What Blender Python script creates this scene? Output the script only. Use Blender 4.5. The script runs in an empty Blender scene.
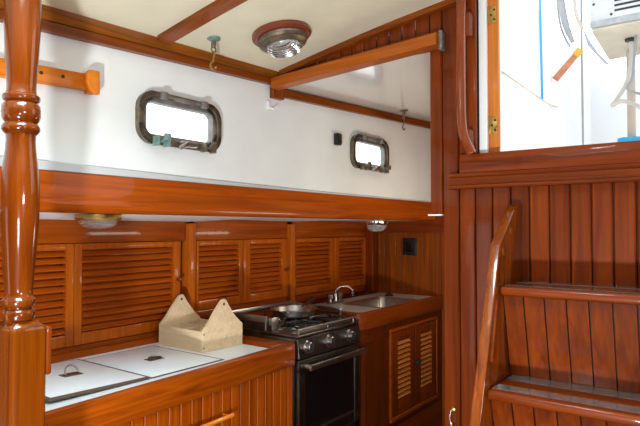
import bpy, bmesh, math, random
from mathutils import Vector, Matrix
random.seed(4)
scn = bpy.context.scene
COL = scn.collection
PI = math.pi

# ------------------------------------------------------------------ materials
def new_mat(name):
    m = bpy.data.materials.new(name); m.use_nodes = True
    nt = m.node_tree
    return m, nt, nt.nodes['Principled BSDF']

def plain(name, col, rough=.5, metal=0., coat=0., spec=.5, noise=0., nscale=30., bump=0., trans=0., ior=1.45):
    m, nt, b = new_mat(name)
    b.inputs['Base Color'].default_value = (*col, 1)
    b.inputs['Roughness'].default_value = rough
    b.inputs['Metallic'].default_value = metal
    b.inputs['Coat Weight'].default_value = coat
    b.inputs['Coat Roughness'].default_value = .1
    b.inputs['Specular IOR Level'].default_value = spec
    b.inputs['Transmission Weight'].default_value = trans
    b.inputs['IOR'].default_value = ior
    if noise or bump:
        tc = nt.nodes.new('ShaderNodeTexCoord')
        n = nt.nodes.new('ShaderNodeTexNoise'); n.inputs['Scale'].default_value = nscale
        n.inputs['Detail'].default_value = 5
        nt.links.new(tc.outputs['Object'], n.inputs['Vector'])
        if noise:
            r = nt.nodes.new('ShaderNodeValToRGB')
            r.color_ramp.elements[0].position = .3; r.color_ramp.elements[1].position = .7
            r.color_ramp.elements[0].color = (*[c*(1-noise) for c in col], 1)
            r.color_ramp.elements[1].color = (*[min(1, c*(1+noise*.4)) for c in col], 1)
            nt.links.new(n.outputs['Fac'], r.inputs['Fac'])
            nt.links.new(r.outputs['Color'], b.inputs['Base Color'])
        if bump:
            bp = nt.nodes.new('ShaderNodeBump'); bp.inputs['Strength'].default_value = bump
            bp.inputs['Distance'].default_value = .002
            nt.links.new(n.outputs['Fac'], bp.inputs['Height'])
            nt.links.new(bp.outputs['Normal'], b.inputs['Normal'])
    return m

def wood(name, light, dark, axis, rough=.42, coat=.3, var=.25, fine=1.):
    """varnished timber, the grain running along the given axis"""
    m, nt, b = new_mat(name)
    L = nt.links.new
    tc = nt.nodes.new('ShaderNodeTexCoord')
    mp = nt.nodes.new('ShaderNodeMapping')
    sc = [38*fine, 38*fine, 38*fine]; sc['XYZ'.index(axis)] = 1.6*fine
    mp.inputs['Scale'].default_value = sc
    geo = nt.nodes.new('ShaderNodeNewGeometry')
    oi = nt.nodes.new('ShaderNodeObjectInfo')
    add = nt.nodes.new('ShaderNodeVectorMath'); add.operation = 'ADD'
    mul = nt.nodes.new('ShaderNodeMath'); mul.operation = 'MULTIPLY_ADD'
    mul.inputs[1].default_value = 37.
    L(geo.outputs['Random Per Island'], mul.inputs[0]); L(oi.outputs['Random'], mul.inputs[2])
    L(tc.outputs['Object'], mp.inputs['Vector'])
    L(mp.outputs['Vector'], add.inputs[0]); L(mul.outputs[0], add.inputs[1])
    n = nt.nodes.new('ShaderNodeTexNoise'); n.inputs['Scale'].default_value = 1.
    n.inputs['Detail'].default_value = 6; n.inputs['Roughness'].default_value = .62
    n.inputs['Distortion'].default_value = .8
    L(add.outputs[0], n.inputs['Vector'])
    r = nt.nodes.new('ShaderNodeValToRGB')
    r.color_ramp.elements[0].position = .3; r.color_ramp.elements[1].position = .68
    r.color_ramp.elements[0].color = (*dark, 1); r.color_ramp.elements[1].color = (*light, 1)
    L(n.outputs['Fac'], r.inputs['Fac'])
    hs = nt.nodes.new('ShaderNodeHueSaturation')
    mr = nt.nodes.new('ShaderNodeMapRange')
    mr.inputs['To Min'].default_value = 1-var; mr.inputs['To Max'].default_value = 1+var
    L(geo.outputs['Random Per Island'], mr.inputs['Value'])
    L(mr.outputs['Result'], hs.inputs['Value'])
    L(r.outputs['Color'], hs.inputs['Color'])
    L(hs.outputs['Color'], b.inputs['Base Color'])
    b.inputs['Roughness'].default_value = rough
    b.inputs['Coat Weight'].default_value = coat
    b.inputs['Coat Roughness'].default_value = .05
    b.inputs['Specular IOR Level'].default_value = .15
    bp = nt.nodes.new('ShaderNodeBump'); bp.inputs['Strength'].default_value = .12
    bp.inputs['Distance'].default_value = .001
    L(n.outputs['Fac'], bp.inputs['Height']); L(bp.outputs['Normal'], b.inputs['Normal'])
    return m

TEAK_L, TEAK_D = (.40, .076, .0012), (.19, .026, .0004)      # honey coloured lockers, fascia, counter
MAHO_L, MAHO_D = (.225, .036, .0010), (.095, .0125, .0004)      # redder bulkhead and ladder
BEAM_L, BEAM_D = (.28, .062, .003), (.12, .022, .001)
M = {}
for ax in 'XYZ':
    M['teak'+ax] = wood('teak_'+ax, TEAK_L, TEAK_D, ax, var=.14)
    M['maho'+ax] = wood('mahogany_'+ax, MAHO_L, MAHO_D, ax, var=.2)
    M['beam'+ax] = wood('beam_timber_'+ax, BEAM_L, BEAM_D, ax, rough=.4, coat=.3, var=.12)
M['slat'] = wood('louver_slat_timber', (.46, .086, .002), (.28, .040, .0006), 'X', rough=.5, coat=.08, var=.1)
M['stile'] = wood('door_stile_timber', (.50, .108, .002), (.32, .054, .001), 'Z', rough=.42, coat=.2, var=.1)
M['gold'] = wood('pale_varnished_timber', (.75, .22, .012), (.58, .14, .007), 'X', var=.1)
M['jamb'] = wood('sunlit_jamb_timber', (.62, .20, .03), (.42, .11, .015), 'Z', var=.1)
M['post'] = wood('post_timber', (.52, .12, .007), (.34, .06, .003), 'Z', var=.1)
M['ply'] = wood('bare_plywood', (.76, .58, .37), (.60, .43, .25), 'Y', rough=.7, coat=0, var=.06)
M['white'] = plain('white_painted_panel', (.79, .81, .80), .5, noise=.04, nscale=6, bump=.05)
M['gray'] = plain('grey_painted_ledge', (.52, .52, .53), .5)
M['cream'] = plain('cream_headliner', (.77, .74, .56), .6, noise=.06, nscale=9, bump=.08)
M['gloss'] = plain('gloss_white_deckhead', (.78, .77, .74), .3, coat=1., spec=.6)
M['lam'] = plain('white_laminate', (.84, .90, .94), .3, noise=.03, nscale=5)
M['edge'] = plain('dark_lid_edge', (.11, .07, .045), .6)
M['seam'] = plain('black_seam', (.05, .035, .03), .6)
M['steel'] = plain('brushed_steel', (.44, .42, .40), .32, 1., noise=.2, nscale=40)
M['dsteel'] = plain('dull_dark_steel', (.15, .13, .115), .36, 1., noise=.3, nscale=25)
M['chrome'] = plain('chrome', (.75, .75, .74), .1, 1.)
M['iron'] = plain('black_enamel', (.02, .019, .018), .35)
M['oglass'] = plain('oven_glass', (.006, .005, .005), .08, coat=.3)
M['black'] = plain('black_plastic', (.012, .012, .013), .35)
M['fauc'] = plain('dull_chrome', (.38, .38, .38), .25, 1.)
M['brass'] = plain('brass', (.60, .41, .12), .28, 1., noise=.3, nscale=30)
M['bronze'] = plain('aged_bronze', (.24, .20, .145), .42, .85, noise=.45, nscale=35, bump=.2)
M['bronzed'] = plain('aged_bronze_inner', (.30, .29, .27), .45, .7, noise=.3, nscale=25)
M['verd'] = plain('verdigris', (.22, .36, .33), .6, .3, noise=.4, nscale=60)
M['ringred'] = plain('red_brown_ring', (.17, .035, .014), .3, coat=.4)
M['lens'] = plain('lamp_glass', (.93, .93, .92), .12, trans=.85)
M['glass'] = plain('clear_glass', (1, 1, 1), .0, trans=1., ior=1.02)
M['sole'] = wood('cabin_sole', (.26, .10, .035), (.15, .05, .017), 'X', var=.2)
M['fibre'] = plain('white_fibreglass', (.86, .87, .88), .4)
M['unit'] = plain('grey_white_casing', (.60, .62, .64), .5, noise=.12, nscale=12)
M['unitb'] = plain('cream_casing_base', (.58, .52, .40), .55, noise=.15, nscale=10)
M['greyp'] = plain('grey_plastic', (.30, .31, .33), .5)
M['cord'] = plain('beige_cord', (.55, .52, .47), .6)
M['blue'] = plain('blue_rope', (.05, .33, .72), .7)
M['cyan'] = plain('blue_plastic', (.02, .42, .75), .4)
M['rust'] = plain('weathered_red_stick', (.50, .20, .11), .6, noise=.3, nscale=30)
M['orange'] = plain('orange_binding', (.85, .36, .04), .6)
M['tan'] = plain('tan_post', (.50, .42, .36), .5)
M['tread'] = plain('sheen_grey_nonslip', (.17, .16, .15), .15, coat=1., noise=.4, nscale=60)  # non-slip grey lightened, the tread sheen put into its colour
M['screw'] = plain('dark_screw', (.05, .035, .02), .5, .5)
M['groove'] = plain('dark_groove', (.035, .006, .0015), .7)
M['panrefl'] = plain('pan_wood_reflection', (.30, .14, .06), .5, 1.)  # wood reflected inside the steel pan, put into a coppery colour

# ------------------------------------------------------------------ mesh helpers
class MB:
    def __init__(s): s.bm = bmesh.new()
    def box(s, x0, x1, y0, y1, z0, z1, bev=0., seg=2, rot=None, piv=None):
        t = bmesh.new()
        bmesh.ops.create_cube(t, size=1)
        for v in t.verts:
            v.co = Vector(((x0+x1)/2+v.co.x*(x1-x0), (y0+y1)/2+v.co.y*(y1-y0), (z0+z1)/2+v.co.z*(z1-z0)))
        if bev:
            bev = min(bev, .45*min(abs(x1-x0), abs(y1-y0), abs(z1-z0)))
            bmesh.ops.bevel(t, geom=t.edges[:], offset=bev, segments=seg, affect='EDGES', profile=.5)
        if rot is not None:
            p = Vector(piv) if piv else Vector(((x0+x1)/2, (y0+y1)/2, (z0+z1)/2))
            bmesh.ops.transform(t, matrix=Matrix.Translation(p) @ rot.to_4x4() @ Matrix.Translation(-p), verts=t.verts)
        return s.add(t)
    def add(s, t):
        bmesh.ops.recalc_face_normals(t, faces=t.faces[:])
        me = bpy.data.meshes.new('tmp'); t.to_mesh(me); t.free()
        s.bm.from_mesh(me); bpy.data.meshes.remove(me)
        return s
    def prism(s, pts, axis, a0, a1, bev=0., seg=2):
        """closed outline in the plane across axis, pushed along it (x: pts are y,z; y: x,z; z: x,y)"""
        def P(u, v, a): return {'x': (a, u, v), 'y': (u, a, v), 'z': (u, v, a)}[axis]
        t = bmesh.new()
        A = [t.verts.new(P(u, v, a0)) for u, v in pts]
        B = [t.verts.new(P(u, v, a1)) for u, v in pts]
        n = len(pts)
        t.faces.new(A); t.faces.new(B)
        for i in range(n): t.faces.new((A[i], A[(i+1) % n], B[(i+1) % n], B[i]))
        if bev: bmesh.ops.bevel(t, geom=t.edges[:], offset=bev, segments=seg, affect='EDGES', profile=.5)
        return s.add(t)
    def loft(s, secs, closed_ends=True):
        t = bmesh.new()
        R = [[t.verts.new(p) for p in sec] for sec in secs]
        n = len(R[0])
        for a, b in zip(R, R[1:]):
            for i in range(n): t.faces.new((a[i], a[(i+1) % n], b[(i+1) % n], b[i]))
        if closed_ends: t.faces.new(R[0]); t.faces.new(R[-1])
        return s.add(t)
    def lathe(s, prof, c, axis=(0, 0, 1), n=32):
        """prof: (radius, height) pairs about axis through c"""
        q = Vector((0, 0, 1)).rotation_difference(Vector(axis).normalized())
        t = bmesh.new(); c = Vector(c); rings = []
        for r, h in prof:
            if r < 1e-5: rings.append([t.verts.new(c+q @ Vector((0, 0, h)))])
            else: rings.append([t.verts.new(c+q @ Vector((r*math.cos(2*PI*i/n), r*math.sin(2*PI*i/n), h))) for i in range(n)])
        for a, b in zip(rings, rings[1:]):
            for i in range(n):
                j = (i+1) % n
                if len(a) == 1 and len(b) == 1: continue
                if len(a) == 1: t.faces.new((a[0], b[j], b[i]))
                elif len(b) == 1: t.faces.new((a[i], a[j], b[0]))
                else: t.faces.new((a[i], a[j], b[j], b[i]))
        for e in (rings[0], rings[-1]):
            if len(e) > 1: t.faces.new(e)
        return s.add(t)
    def tube(s, path, r, n=10, closed=False):
        P = [Vector(p) for p in path]; R = r if isinstance(r, (list, tuple)) else [r]*len(P)
        t = bmesh.new(); rings = []; up = None
        m = len(P)
        for i, p in enumerate(P):
            d = (P[(i+1) % m]-P[i-1]) if (closed or 0 < i < m-1) else (P[1]-P[0] if i == 0 else P[-1]-P[-2])
            d.normalize()
            if up is None: up = d.orthogonal().normalized()
            else: up = (up-d*up.dot(d)).normalized()
            w = d.cross(up)
            rings.append([t.verts.new(p+(up*math.cos(2*PI*k/n)+w*math.sin(2*PI*k/n))*R[i]) for k in range(n)])
        pairs = list(zip(rings, rings[1:]))+([(rings[-1], rings[0])] if closed else [])
        for a, b in pairs:
            for k in range(n): t.faces.new((a[k], a[(k+1) % n], b[(k+1) % n], b[k]))
        if not closed: t.faces.new(rings[0]); t.faces.new(rings[-1])
        return s.add(t)

def smooth_path(pts, k=6):
    P = [Vector(p) for p in pts]; out = []
    for i in range(len(P)-1):
        a, b, c, d = P[max(i-1, 0)], P[i], P[i+1], P[min(i+2, len(P)-1)]
        for j in range(k):
            t = j/k
            out.append(.5*((2*b)+(c-a)*t+(2*a-5*b+4*c-d)*t*t+(3*b-a-3*c+d)*t**3))
    out.append(P[-1]); return out

def arc(cx, cy, r, a0, a1, n=6):
    return [(cx+r*math.cos(math.radians(a0+(a1-a0)*i/n)), cy+r*math.sin(math.radians(a0+(a1-a0)*i/n))) for i in range(n+1)]
def rrect(x0, x1, z0, z1, r, n=6):
    return arc(x1-r, z1-r, r, 0, 90, n)+arc(x0+r, z1-r, r, 90, 180, n)+arc(x0+r, z0+r, r, 180, 270, n)+arc(x1-r, z0+r, r, 270, 360, n)

WL = {}     # world base point of every object
def link(name, mb, mat, parent=None, base=None, sm=True):
    bm = mb.bm
    if parent is not None: o0 = WL[parent.name]
    else:
        xs = [v.co for v in bm.verts]
        o0 = Vector(base) if base else Vector(((min(v.x for v in xs)+max(v.x for v in xs))/2,
                                                (min(v.y for v in xs)+max(v.y for v in xs))/2, min(v.z for v in xs)))
    for v in bm.verts: v.co -= o0
    me = bpy.data.meshes.new(name); bm.to_mesh(me); bm.free()
    for m in (mat if isinstance(mat, (list, tuple)) else [mat]): me.materials.append(m)
    if sm:
        for p in me.polygons: p.use_smooth = True
        try: me.set_sharp_from_angle(angle=math.radians(35))
        except Exception: pass
    o = bpy.data.objects.new(name, me); COL.objects.link(o)
    if parent is not None: o.parent = parent
    else: o.location = o0
    WL[o.name] = o0
    return o
def thing(name, label, cat, loc, group=None):
    o = bpy.data.objects.new(name, None); COL.objects.link(o); o.location = loc
    o.empty_display_size = .05
    WL[o.name] = Vector(loc); return tag(o, label, cat, group)
def tag(o, label, cat, group=None):
    o['label'] = label; o['category'] = cat
    if group: o['group'] = group
    return o
def struct(name, mb, mat, parent=None, sm=True):
    o = link(name, mb, mat, parent, sm=sm)
    if parent is None: o['kind'] = 'structure'
    return o
def copy_tree(o, off, parent=None):
    c = o.copy(); COL.objects.link(c)
    if parent is None: c.location = o.location+Vector(off)
    else: c.parent = parent
    WL[c.name] = WL[o.name]+Vector(off)
    for ch in list(o.children): copy_tree(ch, off, c)
    return c

XB = 2.0        # companionway bulkhead
YC = 1.75       # inside of the cabin side
YH = 2.30       # hull lining behind the lockers
XE = 3.75       # end of the galley
def zc(X, Y):   # main deckhead
    t = 1.7-Y
    return 2.14+.04*(X-.9)+.19*t-.035*t*t
def za(X, Y):   # lower deckhead over the sink
    return 2.125+.05*(X-2.1)+.05*(1.75-Y)

# ------------------------------------------------------------------ room shell
m = MB(); m.box(-2.0, 3.8, -1.8, 2.4, -.06, 0); struct('floor', m, M['sole'])

def sheet(f, xs, ys, th, skip=lambda i, j: False):
    b = bmesh.new()
    lo = {}; hi = {}
    for i, x in enumerate(xs):
        for j, y in enumerate(ys):
            lo[i, j] = b.verts.new((x, y, f(x, y))); hi[i, j] = b.verts.new((x, y, f(x, y)+th))
    cells = [(i, j) for i in range(len(xs)-1) for j in range(len(ys)-1) if not skip(i, j)]
    cs = set(cells)
    for i, j in cells:
        b.faces.new((lo[i, j], lo[i, j+1], lo[i+1, j+1], lo[i+1, j]))
        b.faces.new((hi[i, j], hi[i+1, j], hi[i+1, j+1], hi[i, j+1]))
        for (di, dj, p, q) in ((-1, 0, (i, j), (i, j+1)), (1, 0, (i+1, j+1), (i+1, j)), (0, -1, (i+1, j), (i, j)), (0, 1, (i, j+1), (i+1, j+1))):
            if (i+di, j+dj) not in cs: b.faces.new((lo[p], lo[q], hi[q], hi[p]))
    for v in [v for v in b.verts if not v.link_faces]: b.verts.remove(v)
    m = MB(); return m.add(b)
# the deckhead has an open hatch forward of the camera's field and stops at the companionway
xs = [-2.0, -1.2, -.5, .1, .74, 1.0, 1.5, 2.045]
ys = [-1.8, -1.2, -.6, 0, .48, 1.14, 1.3, 1.45, 1.80]
struct('ceiling', sheet(zc, xs, ys, .05, lambda i, j: (i == 3 and j == 4)), M['cream'])
struct('ceiling_aft', sheet(za, [XB+.045, 2.7, 3.1, 3.6, XE+.05], [.84, .90, 1.22, 1.4, 1.80], .04, lambda i, j: (i == 2 and j == 1)), M['gloss'])  # out-of-view opening added for the aft fill lamp

# cabin side with its two oval openings
def side_wall():
    b = bmesh.new()
    outer = [(-2.0, 1.60), (XE+.05, 1.60), (XE+.05, 2.30), (-2.0, 2.25)]
    loops = [outer]+[rrect(*p, .054) for p in PORT_HOLES]
    edges = []
    for lp in loops:
        vs = [b.verts.new((x, YC, z)) for x, z in lp]
        edges += [b.edges.new((vs[i], vs[(i+1) % len(vs)])) for i in range(len(vs))]
    r = bmesh.ops.triangle_fill(b, edges=edges, use_beauty=True)
    fs = b.faces[:]
    ex = bmesh.ops.extrude_face_region(b, geom=fs)
    for g in ex['geom']:
        if isinstance(g, bmesh.types.BMVert): g.co.y += .018
    m = MB(); return m.add(b)
PORTS = [(1.236, 1.635, 1.764, 1.957), (2.66, 3.06, 1.795, 1.988)]
PORT_HOLES = [(a+.012, b_-.012, c+.012, d-.012) for a, b_, c, d in PORTS]
struct('wall_left', side_wall(), M['white'], sm=False)
m = MB(); m.box(-2.0, XE+.05, YH+.12, YH+.16, 0, 1.56); struct('wall_hull', m, M['mahoX'])
# end of the galley: narrow vertical staving
m = MB(); y = .86
while y < YH+.1:
    y1 = min(y+.046, YH+.118); m.box(XE, XE+.015, y+.0012, y1-.0012, 0, 1.415, .002, 1); y += .046
m.box(XE+.016, XE+.03, .846, YH+.118, 0, 1.558)
struct('wall_end', m, wood('end_staving', (.30, .068, .004), (.16, .029, .002), 'Z', rough=.5, coat=.08, var=.15))
m = MB(); m.box(XE-.004, XE+.0155, .846, YH+.118, 1.4155, 1.558); m.box(XE, XE+.03, .846, YC-.002, 1.559, 2.4); struct('wall_end_upper', m, M['mahoY'])
m = MB()
for a in ((XB+.05, 2.45, 0, 2.34), (3.35, XE+.03, 0, 2.34), (2.45, 3.35, 0, 1.10), (2.45, 3.35, 1.50, 2.34)): m.box(a[0], a[1], .815, .845, a[2], a[3])  # unseen gap in the wall added for the low aft fill
struct('wall_passage', m, [M['mahoZ']])
m = MB()
m.box(-2.06, -2.0, -1.8, YC, 0, 2.6); struct('wall_back', m, M['mahoZ'])
# far cabin side has openings too
def far_wall():
    b = bmesh.new(); edges = []
    for lp in ([(-2.0, 0), (XB, 0), (XB, 2.45), (-2.0, 2.45)], rrect(-1.7, -.9, .75, 1.25, .07), rrect(.1, .6, 1.55, 1.9, .07)):
        vs = [b.verts.new((x, -1.75, z)) for x, z in lp]
        edges += [b.edges.new((vs[i], vs[(i+1) % len(vs)])) for i in range(len(vs))]
    bmesh.ops.triangle_fill(b, edges=edges, use_beauty=True)
    ex = bmesh.ops.extrude_face_region(b, geom=b.faces[:])
    for g in ex['geom']:
        if isinstance(g, bmesh.types.BMVert): g.co.y -= .05
    m = MB(); return m.add(b)
struct('wall_right', far_wall(), M['teakX'], sm=False)

# side deck underside between cabin side and hull, wedge shaped behind each locker frame
m = MB(); b = bmesh.new()
prof = [(-2.0, 1.484), (.6, 1.484), (1.92, 1.478), (2.0, 1.478), (2.22, 1.497), (2.30, 1.497), (2.74, 1.490), (2.84, 1.490), (3.1, 1.499), (XE, 1.499)]
A = [b.verts.new((x, YC+.024, 1.503)) for x, z in prof]; B_ = [b.verts.new((x, YH+.119, z)) for x, z in prof]
C_ = [b.verts.new((x, YC+.024, 1.56)) for x, z in prof]; D_ = [b.verts.new((x, YH+.119, 1.56)) for x, z in prof]
for i in range(len(prof)-1):
    for p, q in ((A, B_), (B_, D_), (D_, C_), (C_, A)): b.faces.new((p[i], p[i+1], q[i+1], q[i]))
m.add(b); struct('ceiling_side_deck', m, M['white'])

# fascia under the cabin side, swelling out at its lower edge
fp = [(y_, z_+.005) for y_, z_ in [(YC+.022, 1.628), (YC-.004, 1.628), (YC-.006, 1.60), (YC-.007, 1.565), (YC-.012, 1.545), (YC-.018, 1.528), (YC-.019, 1.512), (YC-.013, 1.500), (YC-.002, 1.495), (YC+.022, 1.495)]]
m = MB(); m.prism(fp, 'x', -2.0, XE-.005); struct('trim_fascia', m, M['teakX'])
m = MB(); m.loft([[(x, YC-.001, 1.634), (x, YC-.010, 1.634), (x, YC-.010, 1.637+h), (x, YC-.001, 1.641+h)] for x, h in ((-2.0, .025), (.9, .024), (1.6, .012), (2.4, .004), (XE-.005, .002))]); struct('trim_ledge', m, M['gray'])

# beam along the top of the cabin side, in two steps
def rail_secs(sec, f, x0, x1, k=8):
    return [[(x0+(x1-x0)*i/k, yy, f(x0+(x1-x0)*i/k)+zz) for yy, zz in sec] for i in range(k+1)]
fz = lambda x: 2.069+.05*(x-.888)
m = MB(); m.loft(rail_secs([(YC-.001, 0), (YC-.03, 0), (YC-.03, .03), (YC-.001, .03)], fz, -2.0, XB-.01)); struct('trim_clamp', m, M['beamX'])
m = MB(); m.loft(rail_secs([(YC-.001, .031), (YC-.036, .031), (YC-.058, .085), (YC-.058, .105), (YC-.001, .105)], fz, -2.0, XB-.01))
struct('trim_shelf_clamp', m, wood('clamp_timber', (.28, .080, .006), (.10, .028, .002), 'X', rough=.45, coat=.2, var=.1))
ga = lambda x: 2.078+.051*(x-2.03)
m = MB(); m.loft(rail_secs([(YC-.001, 0), (YC-.025, 0), (YC-.03, .038), (YC-.001, .040)], ga, XB+.05, XE-.002)); struct('trim_clamp_aft', m, M['beamX'])
# deck beam
def across(x0, x1, dz, y0, y1, f=zc, k=14, up=-.002):
    return [[(x0, y0+(y1-y0)*i/k, f((x0+x1)/2, y0+(y1-y0)*i/k)-dz), (x1, y0+(y1-y0)*i/k, f((x0+x1)/2, y0+(y1-y0)*i/k)-dz),
             (x1, y0+(y1-y0)*i/k, f((x0+x1)/2, y0+(y1-y0)*i/k)+up), (x0, y0+(y1-y0)*i/k, f((x0+x1)/2, y0+(y1-y0)*i/k)+up)] for i in range(k+1)]
m = MB(); m.loft(across(1.285, 1.34, .022, -1.74, YC-.06)); struct('trim_deck_beam', m, M['beamY'])

# ------------------------------------------------------------------ companionway bulkhead (vertical staving)
bounds = [.945, .893, .827, .765, .701, .636, .571, .505, .438, .373, .309, .244, .18, .115, .05, -.015, -.08, -.145, -.21, -.275]
m = MB()
def stave(ya, yb, z0, z1): m.box(XB, XB+.018, ya+.0020, yb-.0020, z0, z1, .004, 1)
stave(.893, .945, 1.503, 2.30)
for yb, ya in zip(bounds[1:], bounds[2:]):
    top = zc(XB, ya) if ya > .76 else 1.60
    stave(ya, yb, 0, top-.002)
y = .945
while y < YC-.03:                                     # short staves over the galley opening
    yb = min(y+.0605, YC-.02); stave(y, yb, 2.15, zc(XB, yb)-.004); y += .0605
y = -.30
while y > -1.72:
    stave(y-.065, y, 0, zc(XB, y-.065)-.004); y -= .065
struct('wall_bulkhead', m, M['mahoZ'])
m = MB()
m.box(XB+.0165, XB+.04, .753, .945, 1.50, 2.33); m.box(XB+.0165, XB+.04, -.28, .893, 0, 1.60)
m.box(XB+.0165, XB+.04, .946, YC-.001, 2.15, 2.185); m.box(XB+.0165, XB+.04, .946, 1.4, 2.1855, 2.24); m.box(XB+.0165, XB+.04, -1.75, -.28, 0, 2.45)
m.box(XB+.0165, XB+.04, .753, .893, 1.59, 1.62)
struct('wall_bulkhead_backing', m, M['groove'])
# pale bottom edge of the short stave beside the opening
m = MB(); m.box(XB-.012, XB+.03, .892, .948, 1.497, 1.503); struct('trim_stave_end', m, M['white'])
# light coved trim along the deckhead over the staving
m = MB(); m.loft(across(XB-.03, XB-.001, .026, .80, YC-.06, k=16)); struct('trim_cove', m, M['beamY'])
# header beam carrying the lower deckhead
m = MB()
hz = lambda y: 2.098+.047*(1.77-y)/.9
m.loft([[(XB-.055, yy, hz(yy)), (XB-.002, yy, hz(yy)-.002), (XB-.002, yy, hz(yy)+.052), (XB-.045, yy, hz(yy)+.052), (XB-.055, yy, hz(yy)+.044)] for yy in (.892, 1.2, 1.5, YC-.032)])
struct('trim_header', m, wood('header_timber', (.45, .115, .012), (.30, .062, .006), 'Y', var=.05))
m = MB(); m.box(XB-.04, XB-.001, .874, .889, 2.125, 2.20, .003); struct('trim_header_block', m, M['tread'])
m = MB(); m.box(XB-.03, XB+.045, YC-.031, YC-.001, 2.062, 2.118, .003); struct('trim_header_knee', m, M['beamZ'])

# sill and mouldings
m = MB(); m.box(XB-.028, XB+.11, -.27, .815, 1.622, 1.722, .006); struct('trim_sill', m, M['mahoY'])
m = MB()
m.prism([(XB-.002, 1.594), (XB-.05, 1.594), (XB-.054, 1.599), (XB-.052, 1.605), (XB-.040, 1.608), (XB-.034, 1.620), (XB-.030, 1.634), (XB-.036, 1.640), (XB-.036, 1.650), (XB-.029, 1.653), (XB-.029, 1.621), (XB-.002, 1.621)][:9]+[(XB-.0285, 1.653), (XB-.0285, 1.6215), (XB-.002, 1.6215)], 'y', -.27, .85)
struct('trim_sill_moulding', m, M['mahoY'])
# casing, white stop and sunlit jamb with brass hinges
m = MB(); m.box(XB-.014, XB-.001, .752, .790, 1.724, 2.34, .004); struct('trim_casing', m, M['mahoZ'])
m = MB(); m.box(XB+.012, XB+.03, .722, .751, 1.724, 2.36, .002); struct('trim_white_stop', m, M['fibre'])
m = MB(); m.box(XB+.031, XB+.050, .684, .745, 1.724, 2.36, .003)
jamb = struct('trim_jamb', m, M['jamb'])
for hz_ in (1.828, 2.238):
    m = MB(); m.box(XB+.0280, XB+.0305, .690, .718, hz_-.03, hz_+.032, .001)
    h = link('hinge', m, M['brass'], jamb)
    for k in (-.018, 0, .018):
        m = MB(); m.lathe([(.0045, 0), (.003, .002), (0, .0022)], (XB+.0280, .697+.012*(k > -.01 and k < .01), hz_+k), (-1, 0, 0), 10)
        link('screw', m, M['screw'], h)
    m = MB(); m.tube([(XB+.027, .7185, hz_-.03), (XB+.027, .7185, hz_+.032)], .003); link('hinge_pin', m, M['brass'], h)

# ------------------------------------------------------------------ portholes (windows of the cabin side)
def ring(outer, inner, y0, y1, bev=.004):
    b = bmesh.new(); n = len(outer)
    def vs(lp, y): return [b.verts.new((x, y, z)) for x, z in lp]
    o0, i0, o1, i1 = vs(outer, y0), vs(inner, y0), vs(outer, y1), vs(inner, y1)
    for k in range(n):
        j = (k+1) % n
        b.faces.new((o0[k], o0[j], i0[j], i0[k])); b.faces.new((o1[k], o1[j], i1[j], i1[k]))
        b.faces.new((o0[k], o0[j], o1[j], o1[k])); b.faces.new((i0[k], i0[j], i1[j], i1[k]))
    if bev:
        es = [e for e in b.edges if all(abs(v.co.y-min(y0, y1)) < 1e-6 for v in e.verts) and len(e.link_faces) == 2 and any(abs(f.normal.y) < .5 for f in e.link_faces)]
        b.normal_update()
        bmesh.ops.bevel(b, geom=es, offset=bev, segments=2, affect='EDGES', profile=.5)
    m = MB(); return m.add(b)
def porthole(n, X0, X1, Z0, Z1):
    R = .064
    g = lambda d, r: rrect(X0+d, X1-d, Z0+d, Z1-d, r, 8)
    w = struct('window_%d' % n, ring(g(0, R), g(.018, R-.013), YC-.028, YC-.0005, .003), M['bronze'])
    link('inner_frame', ring(g(.0184, R-.0133), g(.037, R-.036), YC-.018, YC+.012), M['bronzed'], w)
    m = MB(); m.prism(g(.0368, R-.036), 'y', YC+.003, YC+.007); link('glass_pane', m, M['glass'], w, sm=False)
    # hinge along the top
    mx = (X0+X1)/2
    m = MB(); m.tube([(mx-.10, YC-.034, Z1-.010), (mx+.10, YC-.034, Z1-.010)], .006, 12)
    for s in (-1, 1): m.box(mx+s*.10-.016, mx+s*.10+.016, YC-.046, YC-.0285, Z1-.024, Z1+.004, .004)
    m.box(mx-.05, mx+.05, YC-.04, YC-.0285, Z1-.022, Z1-.006, .003)
    link('hinge', m, M['bronzed'], w)
    # dogs along the bottom
    for k, s in enumerate((-.115, .115)):
        m = MB()
        m.box(mx+s-.03, mx+s-.018, YC-.062, YC-.0285, Z0-.010, Z0+.026, .003)
        m.box(mx+s+.018, mx+s+.03, YC-.062, YC-.0285, Z0-.010, Z0+.026, .003)
        m.tube([(mx+s-.034, YC-.05, Z0+.008), (mx+s+.034, YC-.05, Z0+.008)], .005, 8)
        m.tube([(mx+s, YC-.05, Z0+.008), (mx+s, YC-.074, Z0+.020)], [.006, .006], 8)
        m.box(mx+s-.014, mx+s+.014, YC-.084, YC-.074, Z0+.008, Z0+.034, .003)
        link('dog', m, M['verd'] if (k == 0 and n == 1) else M['bronze'], w)
    m = MB(); m.box(mx-.05, mx-.004, YC-.074, YC-.06, Z0-.008, Z0+.008, .003, rot=Matrix.Rotation(-.5, 3, 'Y')); m.box(mx-.024, mx+.05, YC-.056, YC-.0285, Z0+.0, Z0+.022, .004)
    link('latch_handle', m, M['steel'], w)
porthole(1, *PORTS[0]); porthole(2, *PORTS[1])

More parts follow.
